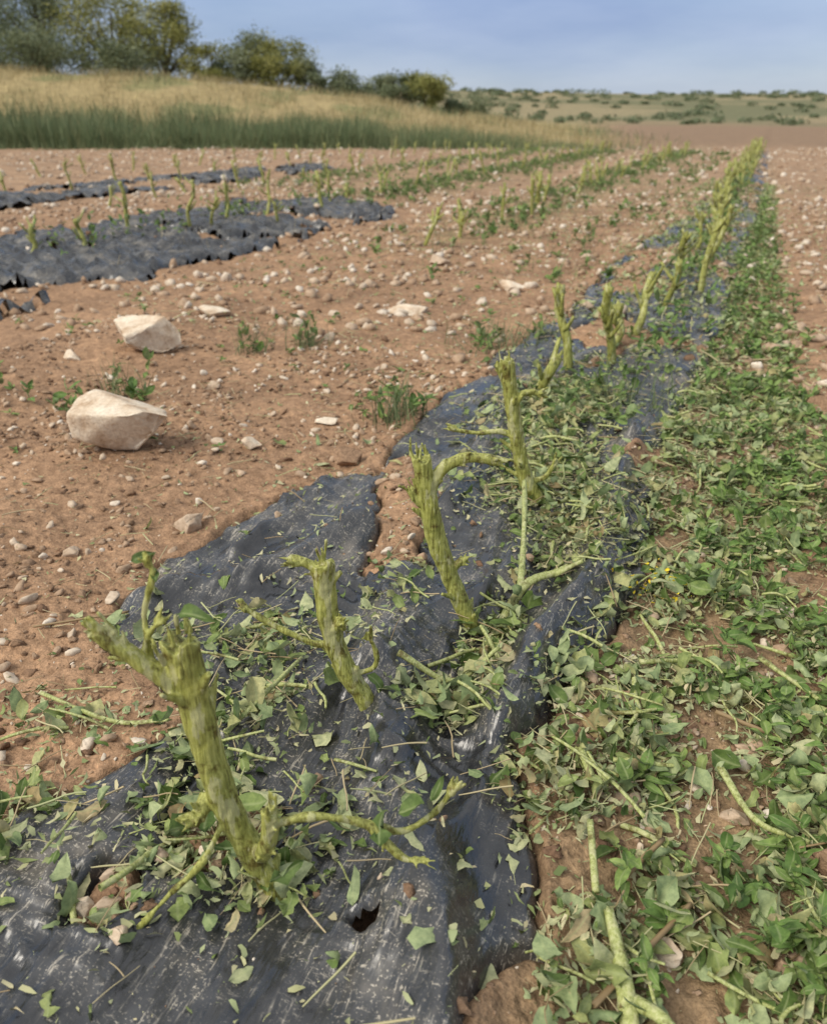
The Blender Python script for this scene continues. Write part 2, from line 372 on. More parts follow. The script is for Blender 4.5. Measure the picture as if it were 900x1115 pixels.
for i,(x,y,s) in enumerate([(-.41,.36,.011),(-.45,.385,.016),(-.43,.44,.010),(-.395,.47,.013),(-.47,.41,.009),(-.36,.52,.010),(-.40,.505,.016),(-.43,.40,.012),(-.42,.49,.009),(-.47,.38,.012),(-.88,1.12,.033),(-1.0,.95,.02),(.03,.55,.016),(.08,.75,.016),(-.02,.72,.014),(.13,1.2,.028),(-1.35,1.9,.028),(-.55,3.2,.045),(-.95,3.6,.055),(-1.5,4.2,.065),(-.8,4.6,.055),(.05,.62,.014),(.15,.95,.016)]):
    rock(x,y,s,160+i,M_grav if i%3 else M_rock,(1,.8,.65),yaw=i,name='limestone_pebble')

# ---------------------------------------------------------------- leaves
def leaf_T(k,nu=7,aspect=.42,curl=.6,torn=.13):
    out=[]
    for s in range(k):
        r=np.random.default_rng(900+s); A=aspect*r.uniform(.65,1.35); B=r.normal(0,curl); C=r.normal(.3,.45); tw=r.normal(0,.7); wv=r.uniform(0,6.28)
        tf=torn*(r.random()**1.5)
        vs=[]
        for iu in range(nu):
            u=iu/(nu-1); w=A*.5*(math.sin(math.pi*min(1,u**.8*.97+.03))**.75)*(1 if 0<iu<nu-1 else .12)
            th=B*u*2; cx=(math.sin(th)/(2*B) if abs(B)>.02 else u); cz=((1-math.cos(th))/(2*B) if abs(B)>.02 else 0)
            for iv,q in enumerate((-1,-.5,0,.5,1)):
                y=q*w*(1+ (r.normal()*tf*3 if abs(q)==1 else 0)); z=C*abs(q)*w+.05*math.sin(wv+u*7+q*3)*abs(q)+r.normal()*.014; t=tw*u
                y2=y*math.cos(t)-z*math.sin(t); z2=y*math.sin(t)+z*math.cos(t)
                vs.append((cx+r.normal()*tf*.12,y2+.10*math.sin(u*2.5+wv)*u,cz+z2))
        vs=np.array(vs); vs[:,0]-=.5; out.append(vs)
    F=[]
    for a in range(nu-1):
        for bq in range(4):
            i=a*5+bq; F.append((i,i+5,i+6,i+1))
    mid=np.array([1-abs(q) for _ in range(nu) for q in (-1,-.5,0,.5,1)])
    return np.array(out),np.array(F),mid
LT,LF,LM=leaf_T(44,curl=.75,torn=.2)
def sample(n,dens,xr,yr):
    xs=[];ys=[];c=0
    for _ in range(60):
        x=rng.uniform(*xr,n*3); y=rng.uniform(*yr,n*3); k=(rng.random(len(x))<dens(x,y))&(np.hypot(x-HX,y-HY)>.026); xs.append(x[k]); ys.append(y[k]); c+=k.sum()
        if c>=n: break
    return np.concatenate(xs)[:n],np.concatenate(ys)[:n]
def band(x,y):
    l=np.interp(y,Ry,Rx)-.02; rr=np.interp(y,[0,.4,.7,1.2,2,3.5,6,20],[.15,.18,.24,.27,.22,.15,.10,.10])
    b_=ss(-.03,.03,x-l)*ss(.09,-.06,x-rr)
    return b_*np.clip(.68+1.5*fbm(x*9,y*8,3,121),.06,1)
def blob(x,y,cx,cy,rx,ry): return np.exp(-(((x-cx)/rx)**2+((y-cy)/ry)**2)**1.5)
def pockets(x,y):
    d=blob(x,y,-.25,.90,.035,.15)+blob(x,y,-.26,.76,.06,.05)+blob(x,y,-.38,.485,.10,.06)+.8*blob(x,y,-.47,.64,.07,.09)+.7*blob(x,y,-.52,.80,.06,.08)
    d=d+.8*blob(x,y,-.20,1.25,.08,.14)+.7*blob(x,y,-.3,1.5,.12,.2)+.25*blob(x,y,-.3,.58,.07,.04)+.2*blob(x,y,-.40,.96,.05,.12)+.7*blob(x,y,-.38,1.95,.14,.25)
    d=d+.5*blob(x,y,-.62,.42,.08,.08)+.3*blob(x,y,-.66,.78,.1,.05)+.2*blob(x,y,-.68,.60,.12,.06)+.35*blob(x,y,-.44,.40,.05,.05)
    return np.clip(d,0,1)
def dens_near(x,y):
    return np.clip(band(x,y)+pockets(x,y)+.006*(x<-.1)*(x>-.9)+.005,0,1)
def rowcov(x,y): return .55*np.exp(-((x+.30)/.28)**2)*ss(1.8,3.,y)*np.clip(.45+1.2*fbm(x*5,y*4,3,131),0,1)
def leaves(name,n,dens,xr,yr,smin,smax,mat,pile=.02,tilt=.45,TT=(LT,LF,LM),pw=1.4):
    x,y=sample(n,dens,xr,yr); n=len(x); s=smin+(smax-smin)*rng.random(n)**pw
    dn=np.clip(dens(x,y),0,1)
    z=H(x,y)+.002+s*.06+pile*rng.random(n)**1.3*dn
    flip=(rng.random(n)<.5)*np.pi
    tl=tilt*(.35+.65*dn)
    R=rotm(rng.uniform(0,6.28,n),rng.normal(0,1,n)*tl+flip,rng.normal(0,1,n)*tl)
    z=z+s*.35*np.abs(R[:,2,0])
    return scatter(name,TT[0],TT[1],np.stack([x,y,z],-1),R,s,mat,rng.random(n),TT[2])
leaves('leaf_litter',6800,dens_near,(-.95,.4),(.25,2.3),.010,.044,M_leaf,.024,.5,pw=1.6)
leaves('leaf_litter',4800,lambda x,y:.8*band(x,y)+rowcov(x,y),(-.8,.4),(2.2,11),.022,.048,M_leaf,.02,.6)
FT=[]
for s in range(40):
    r_=np.random.default_rng(s+300); wd=r_.uniform(.12,1.0); bd=r_.normal(0,.25)
    q=np.array([[-.5,-.12,0],[-.45,.14,0],[.0,-.22,.0],[.05,.24,.0],[.5,-.10,0],[.42,.13,0]])*[1,wd,1]
    q[:,1]+=r_.normal(0,.09,6)*wd+bd*q[:,0]**2; q[:,0]+=r_.normal(0,.12,6); q[:,2]+=[0,0,.12*r_.normal(),.12*r_.normal(),.2*r_.normal(),.2*r_.normal()]; FT.append(q)
FT=np.array(FT); FF_=np.array([[0,2,3,1],[2,4,5,3]]); FMid=np.zeros(6)
leaves('shredded_leaf_bits',40000,lambda x,y:np.clip(dens_near(x,y)+.022+.022*fmask(x,y)*(x>-.95),0,1),(-1.3,.6),(.2,2.6),.0015,.016,M_frag,.014,.5,(FT,FF_,FMid),pw=2.2)
leaves('shredded_leaf_bits',14000,lambda x,y:np.clip(band(x,y)+1.3*rowcov(x,y)+.10,0,1),(-2.2,.8),(2.4,11),.008,.026,M_frag,.012,.4,(FT,FF_,FMid))

def single_leaf(x,y,s,yaw,rnd_,flip=False,lift=.004,name='fallen_leaf',dz=None,a=0.,bb=0.):
    z=H(np.array([x]),np.array([y]))[0]+lift if dz is None else dz
    R=rotm(np.array([yaw]),np.array([a+(math.pi if flip else 0)]),np.array([bb]))
    k=rng.integers(0,len(LT)); V=(LT[k]*s)@R[0].T
    V[:,2]*= (1 if dz is not None else .5)
    o=mk(name,V,LF,M_leaf,{'rnd':np.full(len(V),rnd_),'mid':LM}); o.location=(x,y,z); return o
for x,y,s,yw,rn,fl in [(-.165,.535,.035,2.8,.8,True),(-.11,.455,.035,2.3,.85,True),(-.20,.515,.03,-.6,.8,True),(-.22,.41,.035,.3,.2,False),(-.15,.43,.045,.5,.5,True),(-.12,.57,.028,-1,.8,True),(-.29,.60,.03,1.,.8,True),(-.235,.62,.03,2.2,.85,True),(-.56,.62,.04,.2,.15,False),(-.66,.60,.04,.1,.15,False),(-.60,.57,.035,.6,.2,False),(-.5,.83,.05,.6,.8,True),(-.44,.9,.05,.3,.85,True),(-.52,.92,.04,2,.8,True),(-.36,.66,.045,.2,.85,True),(-.33,.74,.035,1.7,.8,True),(-.30,.83,.04,2.,.8,True)]:
    single_leaf(x,y,s,yw,rn,fl)

# ---------------------------------------------------------------- small weeds
WT,WF,WM=leaf_T(20,curl=.35,torn=.0)
def weeds(name,n,dens,xr,yr,lmin,lmax,per,mat=M_weed,up=.6,hgt=.05):
    x,y=sample(n,dens,xr,yr); n=len(x)
    X=np.repeat(x,per);Y=np.repeat(y,per); m=len(X); s=rng.uniform(lmin,lmax,m)
    yaw=rng.uniform(0,6.28,m); pit=rng.uniform(.1,up,m)
    hh=rng.random(m)*np.repeat(rng.uniform(.3,1,n),per)*hgt
    Z=np.repeat(H(x,y),per)+hh+.003
    R=rotm(yaw,rng.normal(0,.3,m),-pit)
    P=np.stack([X,Y,Z],-1)+np.einsum('nij,j->ni',R,np.array([.55,0,0]))*s[:,None]
    return scatter(name,WT,WF,P,R,s,mat,np.clip(np.repeat(rng.random(n),per)*.6+rng.random(m)*.4,0,1),WM)
weeds('seedling_weeds',270,lambda x,y:band(x,y)*ss(-.06,.08,x),(-.1,.4),(.35,2.4),.012,.032,8)
weeds('seedling_weeds',300,lambda x,y:band(x,y)*.8,(-.2,.4),(2.3,9),.02,.038,7)
def rowweeds(x,y):
    d=.95*np.exp(-((x+1.75)/.3)**2)*ss(3.8,6.5,y)+.9*np.exp(-((x+3.5)/.4)**2)*ss(6.,8.5,y)+.6*np.exp(-((x+5.2)/.4)**2)*ss(7,10,y)+.3*np.exp(-((x+.9)/.25)**2)*ss(3,5,y)
    return d*np.clip(.5+1.2*fbm(x*2.5,y*1.1,2,141),0,1)
weeds('field_weeds',1700,rowweeds,(-6.5,0),(3.5,22),.025,.055,8,hgt=.06,up=1.1)
for cx,cy,sg,k,hg in [(-1.62,1.6,.06,5,.05),(-1.54,1.78,.07,6,.07),(-.746,1.80,.06,7,.11),(-1.31,2.38,.05,4,.10),(-1.45,2.27,.05,3,.09),(-.725,2.62,.14,9,.08),(-1.9,1.6,.09,4,.05),(-.25,2.0,.12,12,.11),(.18,1.55,.10,6,.06)]:
    weeds('weed_plant',k,lambda x,y,cx=cx,cy=cy,sg=sg:np.exp(-((x-cx)**2+(y-cy)**2)/sg**2),(cx-.2,cx+.2),(cy-.2,cy+.2),.018,.045,7,hgt=hg,up=1.2)
weeds('field_seedlings',150,lambda x,y:.5+0*x,(-2.6,-.8),(1.2,6),.012,.026,5,hgt=.02)

# ---------------------------------------------------------------- blades
def blade_T(k,seg=4,w=.02,bend=.5):
    out=[]
    for s in range(k):
        r_=np.random.default_rng(s+700); B=r_.uniform(.1,1)*bend; a=r_.uniform(0,6.28); vs=[]
        for i in range(seg+1):
            u=i/seg; ww=w*(1-u*.92)*.5; cx=B*u*u*.6; 
            vs+= [(cx*math.cos(a)-ww,cx*math.sin(a),u*(1-.2*B*u)),(cx*math.cos(a)+ww,cx*math.sin(a),u*(1-.2*B*u))]
        out.append(vs)
    F=[(2*i,2*i+1,2*i+3,2*i+2) for i in range(seg)]
    return np.array(out),np.array(F),np.zeros(2*seg+2)
BT=blade_T(16,4,.022,.9); BR=blade_T(16,3,.03,.7)
def blades(name,x,y,hmin,hmax,mat,T,wide=1.,zf=H):
    n=len(x); s=rng.uniform(hmin,hmax,n)
    R=rotm(rng.uniform(0,6.28,n),rng.normal(0,.25,n),rng.normal(0,.25,n))
    return scatter(name,T[0],T[1],np.stack([x,y,zf(x,y)-.01],-1),R,np.stack([s*wide,s*wide,s],-1),mat,rng.random(n),T[2])
def RF(R,F): return R*CR[0]+F*CF[0],R*CR[1]+F*CF[1]
x,y=sample(9000,rowweeds,(-6.5,0),(3.5,22)); blades('grass_tufts',x,y,.05,.14,M_reed,BT,1.5)
x,y=sample(2500,lambda x,y:rowweeds(x,y)+.1,(-6.5,0),(3.5,22)); blades('dry_grass_tufts',x,y,.04,.12,M_dry,BT,1.5)
for cx,cy,sg,n_ in ((-.746,1.8,.05,140),(-1.31,2.38,.035,80),(-1.45,2.27,.04,60),(-.7,2.6,.12,150),(-1.56,1.75,.06,60),(-.25,2.05,.1,120)):
    x,y=sample(n_,lambda x,y:np.exp(-((x-cx)**2+(y-cy)**2)/sg**2),(cx-.25,cx+.25),(cy-.25,cy+.25)); blades('grass_tuft',x,y,.05,.15,M_reed,BT,1.2)
n=42000; F_=23.8+rng.random(n)**1.5*5; R_=rng.uniform(-19,5.2,n)
hf=np.interp(R_,[-20,-11,-2,2,4,5.2],[1.0,.95,.8,.45,.22,.1])*(1+.35*fbm(R_*.5,F_*.3,3,151)); keep=rng.random(n)<(.6+.9*fbm(R_*.8,F_*.8,2,153))
x,y=RF(R_,F_)
n=keep.sum(); s=hf[keep]*rng.uniform(.6,1.05,n)
scatter('reed_bed',BR[0],BR[1],np.stack([x[keep],y[keep],H(x[keep],y[keep])-.02],-1),rotm(rng.uniform(0,6.28,n),rng.normal(0,.2,n),rng.normal(0,.2,n)),np.stack([s*.9,s*.9,s],-1),M_reed,rng.random(n),BR[2])
n=45000; F_=25+rng.random(n)*16; R_=rng.uniform(-24,9,n); keep=rng.random(n)<np.clip(.6+1.3*fbm(R_*.4,F_*.4,3,155),0,1)*ss(8.5,3,R_); x,y=RF(R_[keep],F_[keep])
blades('dry_grass',x,y,.10,.40,M_dry,BR,2.0)
n=12000; F_=27+rng.random(n)*14; R_=rng.uniform(-24,9,n); keep=rng.random(n)<np.clip(1.8*fbm(R_*.35,F_*.35,3,157),0,1); x,y=RF(R_[keep],F_[keep])
blades('bank_green_grass',x,y,.15,.45,M_reed,BR,2.0)
n=4000; F_=rng.uniform(22.6,24.5,n); R_=rng.uniform(-18,6,n); x,y=RF(R_,F_); blades('verge_grass',x,y,.1,.3,M_reed,BR,1.6)

# ---------------------------------------------------------------- tubes
def catmull(P,R,n):
    P=np.array(P,float); R=np.array(R,float)
    if len(P)<3:
        t=np.linspace(0,1,n)[:,None]; return P[0]*(1-t)+P[1]*t, R[0]*(1-t[:,0])+R[1]*t[:,0]
    Q=np.vstack([2*P[0]-P[1],P,2*P[-1]-P[-2]]); o=[];ro=[]
    m=len(P)-1
    for k in np.linspace(0,m-1e-6,n):
        i=int(k);t=k-i; a,b_,c,d=Q[i],Q[i+1],Q[i+2],Q[i+3]
        o.append(.5*((2*b_)+(-a+c)*t+(2*a-5*b_+4*c-d)*t*t+(-a+3*b_-3*c+d)*t**3)); ro.append(R[i]*(1-t)+R[i+1]*t)
    return np.array(o),np.array(ro)
def tube(P,R,sides=10,n=None,jag=0,seed=0,wob=.12):
    r_=np.random.default_rng(seed)
    L=sum(np.linalg.norm(np.array(P[i+1])-np.array(P[i])) for i in range(len(P)-1))
    n=n or max(5,int(L/.006)); C,rad=catmull(P,R,n)
    V=[];prev=None
    ph=r_.uniform(0,6.28,3)
    for i in range(n):
        t=C[min(i+1,n-1)]-C[max(i-1,0)]; t/=np.linalg.norm(t)+1e-9
        if prev is None:
            a=np.cross(t,[0.31,.95,.1]); 
        else: a=prev-t*np.dot(prev,t)
        a/=np.linalg.norm(a)+1e-9; prev=a; b_=np.cross(t,a)
        for k in range(sides):
            th=2*math.pi*k/sides
            rr=rad[i]*(1+wob*math.sin(2*th+ph[0]+i*.15)+wob*.6*math.sin(3*th+ph[1]-i*.23)+wob*.3*r_.normal())
            p=C[i]+rr*(math.cos(th)*a+math.sin(th)*b_)
            if i==n-1 and jag: p=p+t*r_.uniform(-.3,1)*jag
            V.append(p)
    F=[]
    for i in range(n-1):
        for k in range(sides):
            k2=(k+1)%sides; F.append((i*sides+k,i*sides+k2,(i+1)*sides+k2,(i+1)*sides+k))
    F.append(tuple(range(sides))[::-1]); c=len(V); V.append(C[-1]); 
    for k in range(sides): F.append(((n-1)*sides+k,(n-1)*sides+(k+1)%sides,c))
    return V,F
def join(parts):
    V=[];F=[]
    for v,f in parts:
        o=len(V); V+=list(v); F+=[tuple(i+o for i in q) for q in f]
    return V,F
def pymesh(name,V,F,mat,loc=(0,0,0)):
    me=bpy.data.meshes.new(name); me.from_pydata([tuple(map(float,v)) for v in V],[],F); me.update()
    me.polygons.foreach_set("use_smooth",np.ones(len(me.polygons),dtype=bool)); me.materials.append(mat)
    o=bpy.data.objects.new(name,me); o.location=loc; scene.collection.objects.link(o); return o
texA=bpy.data.textures.new('bark_coarse','CLOUDS'); texA.noise_scale=.024; texA.noise_depth=2
def L3(p):
    a,z,d=p; return (a*CR[0]+d*CF[0],a*CR[1]+d*CF[1],z)
# stump bases keep their measured height: the ridges near them must not lift them
def detailed_stump(x,y,branches,seed,base=None,top=None):
    parts=[]
    for bi,(pts,rad,jag) in enumerate(branches):
        rad=[q*.90 for q in rad]
        P=[L3(p) for p in pts]; parts.append(tube(P,rad,14,jag=jag,seed=seed*10+bi,wob=.06))
        r_=np.random.default_rng(seed*77+bi)
        if jag:
            e=np.array(P[-1]); d=e-np.array(P[-2]); d/=np.linalg.norm(d); rr=rad[-1]
            for k in range(8):
                o=r_.normal(size=3)*rr*.6; q=e+o-d*.008; parts.append(tube([q,q+d*(.008+jag*r_.uniform(.6,2.6))+r_.normal(size=3)*.004],[.0028,.0011],6,4,seed=k))
        C,rd=catmull(P,rad,30)
        for k in range(int(len(pts)*1.0) if rad[0]>.006 else 1):
            i=r_.integers(5,26); t=C[i+1]-C[i-1]; t/=np.linalg.norm(t); a=r_.normal(size=3); a-=t*np.dot(a,t); a/=np.linalg.norm(a); c=C[i]
            ln=rd[i]*r_.uniform(1.3,3.0); d=a*.8+t*.6
            parts.append(tube([c-t*rd[i]*.7,c+a*rd[i]*.6,c+d*ln],[rd[i]*.6,rd[i]*.45,rd[i]*.18],8,6,jag=.003,seed=k))
    V,F=join(parts)
    o=pymesh('cut_plant_stump',V,F,M_stem,(x,y,H(np.array([x]),np.array([y]))[0]-.012))
    m=o.modifiers.new('r','REMESH'); m.mode='VOXEL'; m.voxel_size=.0012; m.use_smooth_shade=True
    m=o.modifiers.new('s','SMOOTH'); m.factor=.5; m.iterations=4
    m=o.modifiers.new('d','DISPLACE'); m.texture=texA; m.strength=.0045; m.mid_level=.5; m.texture_coords='LOCAL'
    return o
detailed_stump(-.318,.460,[
 ([(.004,-.02,0),(0,.012,0),(-.020,.068,0),(-.037,.126,0),(-.046,.188,.0),(-.051,.238,0),(-.056,.285,0)],[.014,.0145,.0145,.0145,.014,.0145,.0165],.010),
 ([(-.046,.215,0),(-.066,.252,-.004),(-.089,.279,-.008),(-.1145,.307,-.012)],[.010,.0095,.0085,.008],.006),
 ([(-.012,.06,0),(-.002,.085,-.02),(.006,.11,-.03),(.010,.142,-.034)],[.009,.0085,.0085,.009],.008),
 ([(.006,.128,-.032),(.045,.136,-.03),(.085,.118,-.02),(.118,.098,-.01),(.145,.108,0),(.165,.140,.0)],[.005,.0048,.0042,.004,.0036,.0025],.002),
 ([(.09,.116,-.02),(.118,.090,-.03),(.138,.088,-.035)],[.004,.004,.003],.002),
 ([(-.036,.11,0),(-.052,.085,-.03),(-.085,.052,-.04),(-.115,.018,-.045),(-.135,.008,-.04)],[.0038,.0035,.0032,.003,.0025],.002),
 ([(-.084,.275,0),(-.080,.295,0),(-.066,.312,0)],[.004,.0032,.003],.002),
 ([(-.08,.272,.0),(-.082,.31,.005),(-.072,.345,.008),(-.074,.362,.01)],[.003,.0028,.0025,.002],.001),
 ([(-.05,.13,0),(-.058,.118,-.015),(-.062,.122,-.02)],[.008,.007,.006],.004)],1)
detailed_stump(-.334,.704,[
 ([(.004,-.02,0),(0,.01,0),(-.025,.062,0),(-.0385,.117,0),(-.042,.16,0),(-.0435,.196,0)],[.013,.0135,.0135,.013,.0125,.014],.008),
 ([(-.042,.18,0),(-.058,.196,0),(-.076,.202,0)],[.007,.006,.005],.004),
 ([(-.034,.095,0),(-.058,.094,0),(-.10,.117,0),(-.135,.144,0)],[.006,.005,.0045,.004],.002),
 ([(-.022,.05,0),(.006,.058,0),(.013,.075,0),(.004,.108,0)],[.0035,.0032,.003,.0022],.001),
 ([(-.038,.11,0),(-.028,.125,-.01),(-.026,.132,-.01)],[.008,.006,.005],.003)],2)
detailed_stump(-.287,.962,[
 ([(.006,-.02,0),(0,.01,0),(-.030,.088,0),(-.052,.150,0),(-.062,.20,0),(-.0735,.27,0)],[.014,.0145,.014,.0145,.0145,.015],.010),
 ([(-.064,.215,0),(-.053,.245,0),(-.040,.262,0),(-.012,.273,0),(.024,.268,0)],[.010,.009,.008,.008,.007],.007),
 ([(-.06,.20,0),(-.078,.212,0),(-.086,.225,0)],[.009,.008,.007],.005),
 ([(-.035,.10,0),(-.02,.118,0),(-.012,.122,0)],[.007,.006,.005],.003)],3)
detailed_stump(-.295,1.386,[
 ([(.01,-.02,0),(0,.01,0),(-.025,.06,0),(-.042,.12,0),(-.055,.19,0),(-.068,.275,0)],[.015,.0155,.015,.015,.0155,.013],.010),
 ([(-.045,.14,0),(-.08,.150,0),(-.115,.146,0),(-.166,.154,0)],[.006,.0055,.005,.004],.003),
 ([(-.058,.20,0),(-.035,.222,0),(-.005,.218,0)],[.007,.006,.004],.003),
 ([(-.06,.22,0),(-.078,.25,0),(-.085,.268,0)],[.007,.006,.005],.003),
 ([(-.02,.05,0),(.012,.062,0),(.03,.095,0)],[.006,.005,.004],.003)],4)
z0=H(np.array([-.318]),np.array([.46]))[0]
for a,z,d,s,yw,aa,bb in [(-.043,.303,0,.036,.2,.9,-.5),(-.078,.352,.008,.02,1.,.5,-.8),(-.07,.335,.01,.018,2.5,.4,-.6),(.13,.11,-.01,.03,.5,.5,-.2),(.15,.125,0,.025,1.5,.4,-.5),(.06,.09,-.01,.03,3.,.6,.2),(.10,.10,-.02,.03,2.,.3,-.3),(.02,.07,-.04,.035,1.,.8,.2)]:
    p=L3((a,z,d)); single_leaf(-.318+p[0],.46+p[1],s,yw,.1,False,0,'stump_leaf',z0+z,aa,bb)

def gen_paths(rs,hgt,r0):
    ln=rs.normal(0,.04,2); P=[(0,0,-.03),(0,0,.0)]
    for k in (.35,.7,1): P.append((ln[0]*k+rs.normal(0,.008),ln[1]*k+rs.normal(0,.008),hgt*k))
    br=[(P,[r0,r0,r0*.95,r0*.95,r0*1.0],.012)]
    for _ in range(rs.integers(3,7)):
        k=rs.uniform(.35,.95); p=np.array([ln[0]*k,ln[1]*k,hgt*k]); a=rs.uniform(0,6.28); l=rs.uniform(.02,.09); d=np.array([math.cos(a),math.sin(a),rs.uniform(.3,1.8)]); d/=np.linalg.norm(d)
        br.append(([p,p+d*l*.5,p+d*l+[0,0,.01]],[r0*.6,r0*.45,r0*.35],.008))
    return br
def plain_stump(seed,hgt,r0,sides=9,stp=.012):
    rs=np.random.default_rng(seed); parts=[]
    for bi,(P,R,j) in enumerate(gen_paths(rs,hgt,r0)):
        L=sum(np.linalg.norm(np.array(P[i+1])-np.array(P[i])) for i in range(len(P)-1))
        parts.append(tube(P,R,sides,max(4,int(L/stp)),j,seed+bi,.12))
    return join(parts)
mid=[(-.43,2.302,.23),(-.322,2.394,.23),(-.306,2.756,.19),(-.273,3.318,.18),(-.163,3.657,.28),(-.35,2.62,.12),(-.46,2.06,.10)]
yy=4.0
while yy<8.5: mid.append((-.25+rng.normal(0,.04),yy,rng.uniform(.16,.30))); yy+=rng.uniform(.26,.42)
for i,(x,y,hg) in enumerate(mid):
    V,F=plain_stump(100+i,hg,.0125); pymesh('cut_plant_stump',V,F,M_stem,(x,y,H(np.array([x]),np.array([y]))[0]-.005))
for i,(x,y,hg) in enumerate([(-3.8,4.6,.32),(-3.47,4.81,.28),(-3.36,4.9,.16),(-3.46,3.8,.16),(-3.6,3.55,.16),(-3.57,5.97,.30),(-3.5,5.3,.22),(-3.2,5.5,.15)]):
    V,F=plain_stump(200+i,hg,.012); pymesh('cut_plant_stump',V,F,M_stem,(x,y,H(np.array([x]),np.array([y]))[0]-.005))
parts=[]
def addrow(x0,y0,y1,st,hm,hM,jit=.06):
    yy=y0
    while yy<y1:
        x=x0+rng.normal(0,jit); v,f=plain_stump(int(rng.integers(1e6)),rng.uniform(hm,hM),.013,6,.05)
        v=np.array(v)+[x,yy,H(np.array([x]),np.array([yy]))[0]]; parts.append((v,f)); yy+=rng.uniform(.7,1.3)*st
addrow(-.2,8.5,22,.33,.2,.34); addrow(-1.75,4.8,22,.45,.12,.28,.08); addrow(-3.5,6.4,22,.5,.14,.30,.1); addrow(-5.2,6,22,.7,.12,.28,.1); addrow(-6.8,6,20,.7,.14,.3,.1); addrow(-8.6,8,18,.9,.12,.28)
V,F=join(parts); pymesh('stump_rows',V,F,M_stem)
weeds('row_foliage',260,lambda x,y:np.exp(-((x+.22)/.09)**2)*.9,(-.5,.1),(2.2,20),.025,.05,6,hgt=.18,up=1.2)
weeds('row_foliage',90,lambda x,y:np.exp(-((x+3.5)/.15)**2)*.9,(-4,-3),(3.4,9),.025,.05,5,hgt=.2,up=1.2)

# ---------------------------------------------------------------- cut stems lying
def lying(pts,rad,mat=M_cut,name='cut_stem',forks=()):
    parts=[]
    for ps,rd in [(pts,rad)]+list(forks):
        P=[(x,y,H(np.array([x]),np.array([y]))[0]+z) for x,y,z in ps]; parts.append(tube(P,rd,10,jag=.004,seed=int(abs(ps[0][0])*9999)))
    V,F=join(parts); return pymesh(name,V,F,mat)
lying([(-.257,.939,.01),(-.236,1.057,.02),(-.19,1.11,.02),(-.142,1.153,.01)],[.007,.0065,.006,.005],forks=[([(-.24,1.05,.02),(-.27,1.18,.05),(-.311,1.337,.06)],[.005,.0045,.004]),([(-.2,1.10,.02),(-.16,1.1,.01)],[.005,.003])])
lying([(.012,.455,.008),(-.006,.50,.02),(-.025,.54,.03)],[.0075,.007,.005],forks=[([(.0,.485,.015),(.03,.47,.03),(.045,.46,.03)],[.006,.005,.004])])
lying([(.044,.60,.025),(.01,.53,.018),(-.022,.465,.012)],[.0028,.0028,.0028],M_straw)
lying([(.17,.635,.02),(.12,.596,.014)],[.006,.005]); lying([(-.09,.745,.02),(-.07,.71,.02)],[.005,.004])
lying([(-.02,.60,.02),(.01,.66,.02)],[.003,.0025],M_straw)
lying([(.06,.80,.02),(.10,.74,.02),(.15,.72,.02)],[.004,.0035,.003]); lying([(-.05,.95,.02),(.02,1.0,.025)],[.004,.003]); lying([(.10,1.05,.02),(.17,.98,.02)],[.004,.003]); lying([(.05,.9,.02),(.12,.88,.02)],[.003,.0025],M_straw); lying([(-.04,.57,.015),(-.06,.64,.02)],[.0035,.003])
lying([(-.75,.62,.008),(-.62,.60,.012),(-.55,.615,.01)],[.0028,.0026,.002]); lying([(-.88,.74,.006),(-.76,.80,.01)],[.002,.0018],M_straw)
lying([(-.46,.60,.02),(-.44,.68,.03),(-.45,.76,.03)],[.003,.003,.002]); lying([(-.33,.79,.01),(-.26,.80,.03),(-.22,.86,.03)],[.004,.0035,.003])
ST=[];
for s in range(14):
    V,F=tube([(-.5,0,0),(-.15,0,.02+.05*math.sin(s)),(.2,.05*math.cos(s*2),.03),(.5,.08*math.sin(s*3),0)],[.03,.028,.026,.02],5,6,seed=s,wob=.1); ST.append(V[:30])
STF=np.array([f for f in F if len(f)==4]); ST=np.array(ST)
def sticks(name,n,dens,xr,yr,lmin,lmax,thick,mat,pile):
    x,y=sample(n,dens,xr,yr); n=len(x); s=rng.uniform(lmin,lmax,n); t=thick*rng.uniform(.6,1.5,n)
    z=H(x,y)+.004+pile*rng.random(n)
    R=rotm(rng.uniform(0,6.28,n),rng.normal(0,.1,n),rng.normal(0,.22,n))
    scatter(name,ST,STF,np.stack([x,y,z],-1),R,np.stack([s,s*t,s*t],-1),mat,rng.random(n))
sticks('cut_stem_pieces',480,lambda x,y:np.clip(band(x,y)*.8+pockets(x,y),0,1),(-.8,.35),(.3,2.6),.02,.09,1.0,M_cut,.025)
sticks('straw',2600,lambda x,y:np.clip(band(x,y)+pockets(x,y)+.07,0,1),(-1.5,.6),(.25,2.6),.012,.06,.55,M_straw,.018)
sticks('straw',1200,lambda x,y:np.clip(band(x,y)+rowcov(x,y)+.15,0,1),(-2.5,.8),(2.4,8),.03,.10,.6,M_straw,.015)
n=45; x=rng.normal(-.045,.03,n); y=rng.normal(1.16,.035,n); z=H(x,y)+rng.uniform(.02,.04,n)
scatter('yellow_flowers',LT,LF,np.stack([x,y,z],-1),rotm(rng.uniform(0,6.28,n),rng.normal(0,.6,n),rng.normal(0,.6,n)),rng.uniform(.005,.009,n),M_yel,rng.random(n),np.zeros(len(LM)))

